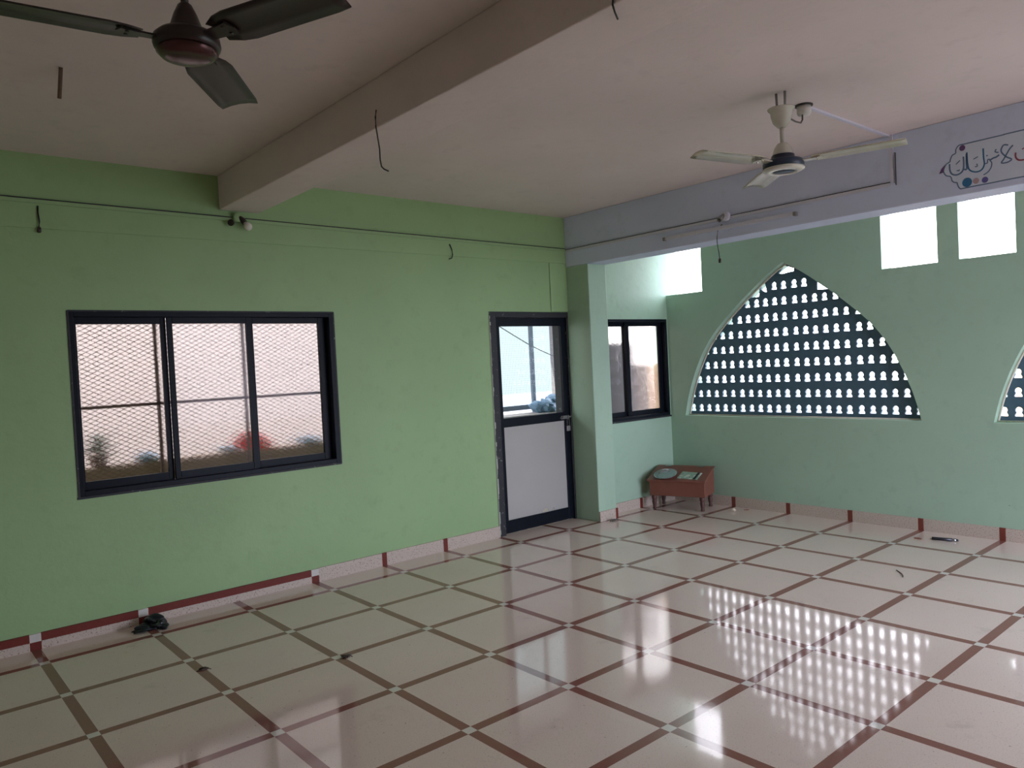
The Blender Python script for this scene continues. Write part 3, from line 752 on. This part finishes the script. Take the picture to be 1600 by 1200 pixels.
mb = MB(); stroke(mb, [(-3.2811, 2.742), (-3.2833, 2.6765), (-3.2925, 2.6327), (-3.3253, 2.6115), (-3.3586, 2.6156), (-3.3759, 2.6459), (-3.3731, 2.6923), (-3.3726, 2.7449)], 0.0085, 0.0009)
mb.build('lettering', M['tealpaint'], ins)
mb = MB(); stroke(mb, [(-3.544, 2.6783), (-3.5433, 2.6518), (-3.5581, 2.6305), (-3.5853, 2.6264), (-3.612, 2.632), (-3.628, 2.655), (-3.629, 2.684)], 0.009, 0.0009); stroke(mb, [(-3.5771, 2.6902), (-3.592, 2.6955)], 0.006, 0.0009)
mb.build('lettering', M['maroonpaint'], ins)

# ================================================================== DESK, PLATE, BOOKLET
DC, DA = (5.646, -0.205), math.atan2(0.32, 0.947)
dm = Matrix.Translation((DC[0], DC[1], 0)) @ Matrix.Rotation(DA, 4, 'Z')
dk = empty('low_desk', (DC[0], DC[1], 0), DA); tag(dk, 'low red-brown wooden floor desk with sloping lid in the alcove corner', 'desk')
# local x = towards the back, y = towards the left end; slope rises from the front
ZF, ZK = 0.300, 0.405
def sec(x0, x1, y0, y1, zb, zf, zk):
    return [(x0, y0, zb), (x1, y0, zb), (x1, y1, zb), (x0, y1, zb)], [(x0, y0, zf), (x1, y0, zk), (x1, y1, zk), (x0, y1, zf)]
mb = MB(dm)
mb.hexa(*sec(-0.168, 0.168, -0.288, 0.288, 0.142, ZF, ZK))
mb.build('desk_box', M['desk'], dk, bevel=0.004)
mb = MB(dm)
sl = (ZK-ZF)/0.336
def lz(x): return ZF + (x+0.168)*sl
mb.hexa([(-0.196, -0.302, lz(-0.196)), (0.118, -0.302, lz(0.118)), (0.118, 0.302, lz(0.118)), (-0.196, 0.302, lz(-0.196))],
        [(-0.196, -0.302, lz(-0.196)+0.016), (0.118, -0.302, lz(0.118)+0.016), (0.118, 0.302, lz(0.118)+0.016), (-0.196, 0.302, lz(-0.196)+0.016)])
mb.build('desk_lid', M['desk'], dk, bevel=0.003)
mb = MB(dm); mb.hexa([(0.121, -0.302, lz(0.121)), (0.180, -0.302, lz(0.168)), (0.180, 0.302, lz(0.168)), (0.121, 0.302, lz(0.121))], [(0.121, -0.302, lz(0.121)+0.016), (0.180, -0.302, lz(0.121)+0.020), (0.180, 0.302, lz(0.121)+0.020), (0.121, 0.302, lz(0.121)+0.016)])
mb.build('desk_top_strip', M['desk'], dk, bevel=0.003)
for yy in (-0.17, 0.17):
    mb = MB(dm); mb.box(0.098, 0.140, yy-0.03, yy+0.03, lz(0.121)+0.015, lz(0.121)+0.0205); mb.build('hinge', M['steel'], dk)
for sx in (-0.14, 0.135):
    for sy in (-0.25, 0.25):
        mb = MB(dm); mb.lathe([(0.017, 0.0), (0.019, 0.012), (0.016, 0.03), (0.022, 0.06), (0.024, 0.085), (0.018, 0.095), (0.026, 0.105), (0.027, 0.145)], 16, (sx, sy, 0))
        mb.build('leg', M['desk_dark'], dk)
th = math.atan(sl)
def on_lid(lx, ly, up): return dm @ Matrix.Translation((lx, ly, lz(lx)+0.016+up)) @ Matrix.Rotation(-th, 4, 'Y')
pm = MB(on_lid(-0.095, 0.135, 0.001))
pm.lathe([(0.005, 0.0), (0.078, 0.0), (0.088, 0.004), (0.098, 0.016), (0.118, 0.020), (0.120, 0.023), (0.117, 0.0225), (0.097, 0.0185), (0.086, 0.006), (0.076, 0.003), (0.005, 0.003)], 40)
tag(pm.build('steel_plate', M['steel']), 'round shiny steel plate lying on the sloping desk lid', 'plate')
bk = MB(on_lid(-0.085, -0.115, 0.0005) @ Matrix.Rotation(math.radians(-6), 4, 'Z'))
bk.box(-0.075, 0.075, -0.105, 0.105, 0, 0.006)
bo = tag(bk.build('booklet', M['booklet'], bevel=0.001), 'thin green and white printed booklet on the desk lid beside the plate', 'booklet')
sp = MB(on_lid(-0.085, -0.115, 0.0005) @ Matrix.Rotation(math.radians(-6), 4, 'Z')); sp.box(-0.076, 0.076, -0.085, -0.060, 0.0062, 0.0072)
sp.build('dark_band', M['pen'], bo)

# ================================================================== THINGS ON THE FLOOR
mb = MB()
random.seed(3)
mb.blob((0.630, 0.165, 0.030), 0.055, 5, 0.45, (1.15, 0.9, 0.75), 4)
mb.blob((0.560, 0.140, 0.018), 0.045, 9, 0.5, (1.3, 0.75, 0.5), 4)
mb.blob((0.655, 0.110, 0.018), 0.042, 13, 0.5, (0.9, 1.2, 0.55), 4)
mb.blob((0.520, 0.135, 0.009), 0.022, 21, 0.4, (1.3, 0.7, 0.45), 3)
for v in mb.bm.verts: v.co.z = max(v.co.z, 0.001)
tag(mb.build('plastic_bag', M['bag'], smooth=False), 'crumpled black plastic bag on the floor against the left baseboard', 'plastic bag')
pn = empty('marker_pen', (5.71, -2.67, 0.011)); tag(pn, 'thick black marker pen with silver end lying near the right baseboard', 'pen')
a, b_ = Vector((5.690, -2.575, 0.0125)), Vector((5.732, -2.765, 0.0125)); dv = (b_-a)
MB().tube([a+dv*0.06, a+dv*0.78], 0.0125, 14).build('pen_barrel', M['pen'], pn)
MB().tube([a-dv*0.0, a+dv*0.06], [0.008, 0.011], 12).build('pen_tip', M['paper'], pn)
MB().tube([a+dv*0.78, a+dv*0.92], 0.0122, 14).build('pen_ring', M['steel'], pn)
MB().tube([a+dv*0.92, a+dv*1.02], [0.011, 0.006], 12).build('pen_cap', M['pen'], pn)
def chip(name, mat, x, y, s, seed, label, cat, sq=(1, 1, .5)):
    mb = MB(); mb.blob((x, y, s*sq[2]*0.8), s, seed, 0.4, sq, 2)
    for v in mb.bm.verts: v.co.z = max(v.co.z, 0.0005)
    return tag(mb.build(name, M[mat]), label, cat)
chip('paper_scrap', 'paper', 5.765, -0.73, 0.022, 4, 'small crumpled cream paper scrap on the floor right of the desk', 'paper scrap', (1.1, 0.9, 0.8))
chip('brick_chip', 'brick', 5.885, -0.80, 0.018, 6, 'small flat reddish chip near the right baseboard beyond the desk', 'chip', (0.9, 1.3, .25))
chip('brick_chip', 'brick', 5.66, -2.495, 0.02, 8, 'small reddish-brown chip on the floor just left of the marker pen', 'chip', (0.8, 1.5, .3))
mb = MB(); mb.tube([(4.68, -0.075, 0.006), (4.715, -0.06, 0.012), (4.76, -0.06, 0.010), (4.79, -0.085, 0.006)], 0.006, 6)
mb.tube([(4.70, -0.08, 0.005), (4.75, -0.085, 0.008), (4.78, -0.07, 0.006)], 0.005, 6)
tag(mb.build('wire_scrap', M['greywire']), 'small grey scrap of wire on the floor at the pillar foot', 'wire scrap')
tag(MB().tube([(4.675, -2.735, 0.003), (4.645, -2.765, 0.003), (4.605, -2.800, 0.003), (4.570, -2.822, 0.003), (4.535, -2.835, 0.003)], 0.0028, 6).build('thread', M['hair']), 'curved dark thread lying on the floor left of the marker pen', 'thread')
def fibres(name, x, y, seed, label, n=9, s=0.03):
    rnd = random.Random(seed); mb = MB()
    for i in range(n):
        a = rnd.uniform(0, 6.28); l = rnd.uniform(0.4, 1)*s; px, py = x+rnd.uniform(-s, s)*.5, y+rnd.uniform(-s, s)*.5
        mb.tube([(px-l*math.cos(a), py-l*math.sin(a), 0.002), (px+rnd.uniform(-.006, .006), py+rnd.uniform(-.006, .006), 0.006), (px+l*math.cos(a), py+l*math.sin(a), 0.002)], 0.0022, 5)
    tag(mb.build(name, M['dustmark']), label, 'dust clump', 'dust clumps on the floor')
import_pts = [(1.238, -0.70), (0.30, -0.98), (0.985, -1.79), (0.30, -2.2)]
fibres('dust_clump', 1.245, -1.225, 1, 'dark fluffy dust clump on a red line crossing, left half of the floor', 12, 0.035)
fibres('dust_clump', 0.615, -0.80, 2, 'brown dust smear on the second red line, in line with the black bag', 9, 0.028)

# ================================================================== OUTSIDE
terr = MB(); terr.box(-9, 6.6, 0.5, 1.75, -0.2, -0.03); tag(terr.build('terrace_floor', M['terrace']), 'grey cement terrace outside the left wall', 'terrace', kind='structure')
pr = MB(); pr.box(-9, 4.2, 1.5, 1.62, -0.03, 0.925); tag(pr.build('parapet', M['parapet']), 'plastered parapet outside the wide window and the door', 'parapet', kind='structure')
sh_ = MB(); sh_.box(-9, 6.6, 0.5, 1.85, 2.45, 2.56); tag(sh_.build('sky_blocking_slab', M['outer']), 'unseen slab added over the terrace to block sky light', 'light blocker', kind='structure')  # out-of-view slab added to keep sky light off the window glass
def plant(x, y, z, label, s=1.0, seed=0):
    t = empty('potted_plant', (x, y, z)); tag(t, label, 'potted plant')
    MB().lathe([(0.04*s, 0), (0.06*s, 0.07*s), (0.066*s, 0.075*s), (0.05*s, 0.072*s)], 16, (x, y, z)).build('pot', M['clay'], t)
    rnd = random.Random(seed); mb = MB()
    for i in range(70):
        a = rnd.uniform(0, 6.28); e = rnd.uniform(-0.2, 1.4); r = rnd.uniform(0.03, 0.12)*s
        c = Vector((x+r*math.cos(a)*math.cos(e), y+r*math.sin(a)*math.cos(e)*0.7, z+0.09*s+r*math.sin(e)))
        d = Vector((math.cos(a), math.sin(a), 0.4)).normalized(); s2 = d.cross(Vector((0, 0, 1))).normalized()*0.012*s; l = 0.04*s
        n_ = d.cross(s2).normalized()*0.0015
        mb.hexa([c-d*l-n_, c+s2-n_, c+d*l-n_, c-s2-n_], [c-d*l+n_, c+s2+n_, c+d*l+n_, c-s2+n_])
    mb.build('foliage', M['leaf'], t)
plant(0.66, 1.56, 0.925, 'dark potted plant on the parapet behind the left frosted pane', 1.25, 1)
def heap(name, mat, x, y, z, r, sq, seed, label, cat):
    mb = MB(); mb.blob((x, y, z+r*sq[2]*0.7), r, seed, 0.3, sq, 4)
    for v in mb.bm.verts: v.co.z = max(v.co.z, z+0.001)
    return tag(mb.build(name, M[mat], smooth=True), label, cat)
heap('cloth_bundle', 'bluetarp', 1.01, 1.56, 0.925, 0.075, (1.3, 0.7, 0.55), 3, 'blurred blue-grey bundle on the parapet behind the left frosted pane', 'bundle')
heap('cloth_bundle', 'redcloth', 1.88, 1.53, 0.925, 0.105, (1.5, 0.45, 0.85), 4, 'bright red cloth bundle on the parapet behind the frosted panes', 'bundle')
heap('cloth_bundle', 'bluetarp', 1.70, 1.60, 0.925, 0.06, (1.6, 0.35, 0.5), 8, 'dark flat bundle behind the red cloth on the parapet', 'bundle')
heap('cloth_bundle', 'bluetarp', 2.41, 1.56, 0.925, 0.08, (1.5, 0.7, 0.5), 5, 'blurred blue-grey bundle on the parapet behind the right frosted pane', 'bundle')
# fence seen through the door
fn = empty('mesh_fence', (4.6, 1.6, 0)); tag(fn, 'blue-grey post and rail fence with fine wire mesh outside the door glass', 'fence')
MB().box(5.262, 5.302, 1.58, 1.62, 0.985, 2.35).build('fence_post', M['post'], fn)
MB().box(4.2, 5.262, 1.585, 1.615, 1.025, 1.080).build('fence_rail', M['post'], fn)
MB().box(5.302, 5.75, 1.585, 1.615, 1.025, 1.075).build('fence_rail', M['post'], fn)
mb = MB()
for i in range(62): mb.box(4.2+i*0.025-0.0006, 4.2+i*0.025+0.0006, 1.599, 1.6003, 1.08, 2.0)
for i in range(37): mb.box(4.2, 5.72, 1.5985, 1.5998, 1.085+i*0.025, 1.085+i*0.025+0.0012)
mb.build('wire_mesh', M['greymetal'], fn)
tp = MB(); tp.blob((5.42, 1.44, 1.04), 0.21, 12, 0.25, (1.15, 0.42, 0.62), 4); tp.blob((5.52, 1.43, 1.13), 0.13, 15, 0.3, (1.3, 0.5, 0.35), 4)
for v in tp.bm.verts:
    k = 0.012*(math.sin(v.co.x*61+v.co.z*23) + math.sin(v.co.x*97-v.co.z*51+1.3))
    v.co.y += k; v.co.z += 0.6*k

for v in tp.bm.verts: v.co.z = max(v.co.z, 0.986)
tag(tp.build('tarpaulin_heap', M['bluetarp']), 'crumpled blue-grey tarpaulin heap behind the lower right of the door glass', 'tarpaulin')
tag(MB().box(4.2, 5.95, 1.30, 1.62, -0.03, 0.985).build('parapet', M['ledge']), 'wide beige ledge carrying the fence and tarpaulin outside the door', 'parapet', kind='structure')
tag(MB().box(5.675, 5.765, 1.62, 1.70, -0.03, 2.5).build('timber_post', M['timber'], bevel=0.006), 'weathered grey timber post at the right of the door view', 'post')
cab = [(4.2, 1.628, 2.36), (4.5, 1.628, 2.175), (4.838, 1.628, 1.995), (5.06, 1.628, 1.885), (5.255, 1.628, 1.79), (5.45, 1.628, 1.71), (5.68, 1.630, 1.628)]
tag(MB().tube(cab, 0.006, 6).build('sagging_cable', M['greywire']), 'sagging cable crossing the sky behind the door glass', 'cable')
tag(MB().box(5.2, 6.26, 0.69, 0.74, -0.03, 1.742).build('grey_sheet', M['sheet']), 'grey upright sheet outside the alcove window', 'sheet')
tag(MB().box(6.28, 6.72, 0.72, 1.0, -0.03, 1.48).build('brick_pier', M['pier']), 'tan brick pier outside the alcove window, right of the grey sheet', 'pier')
def building(x0, x1, y0, y1, z0, z1, mat, face, label, cols, rows):
    b = empty('building', ((x0+x1)/2, (y0+y1)/2, z0)); tag(b, label, 'building')
    MB().box(x0, x1, y0, y1, z0, z1).build('wall', M[mat], b)
    MB().box(x0-0.15, x1+0.15, y0-0.15, y1+0.15, z1, z1+0.25).build('roof_slab', M['outer'], b)
    for i in range(cols):
        for j in range(rows):
            zc = z0+(z1-z0)*((j+0.6)/rows if face == 'x' else 0.88)
            if face == 'y':
                xc = x0+(x1-x0)*(i+0.5)/cols; m_ = MB().box(xc-0.5, xc+0.5, y0-0.04, y0+0.02, zc-0.6, zc+0.6)
            else:
                yc = y0+(y1-y0)*(i+0.5)/cols; m_ = MB().box(x0-0.04, x0+0.02, yc-0.5, yc+0.5, zc-0.6, zc+0.6)
            m_.build('window', M['sheet'], b)
building(-9, 7.6, 6.5, 12, -3.5, 4.6, 'facade', 'y', 'pink-cream house facing the wide frosted window', 2, 1)
building(26, 34, -2, 5, -3.5, 1.9, 'facade2', 'x', 'ochre house seen in bits through the lattice openings', 3, 2)
building(30, 38, -14, -5, -3.5, 1.2, 'facade3', 'x', 'pale house seen in bits through the right of the lattice', 3, 2)
gr = MB(); gr.box(-80, 90, -80, 90, -3.8, -3.5); tag(gr.build('outdoor_ground', M['ground']), 'bright dusty ground outside', 'ground', kind='structure')
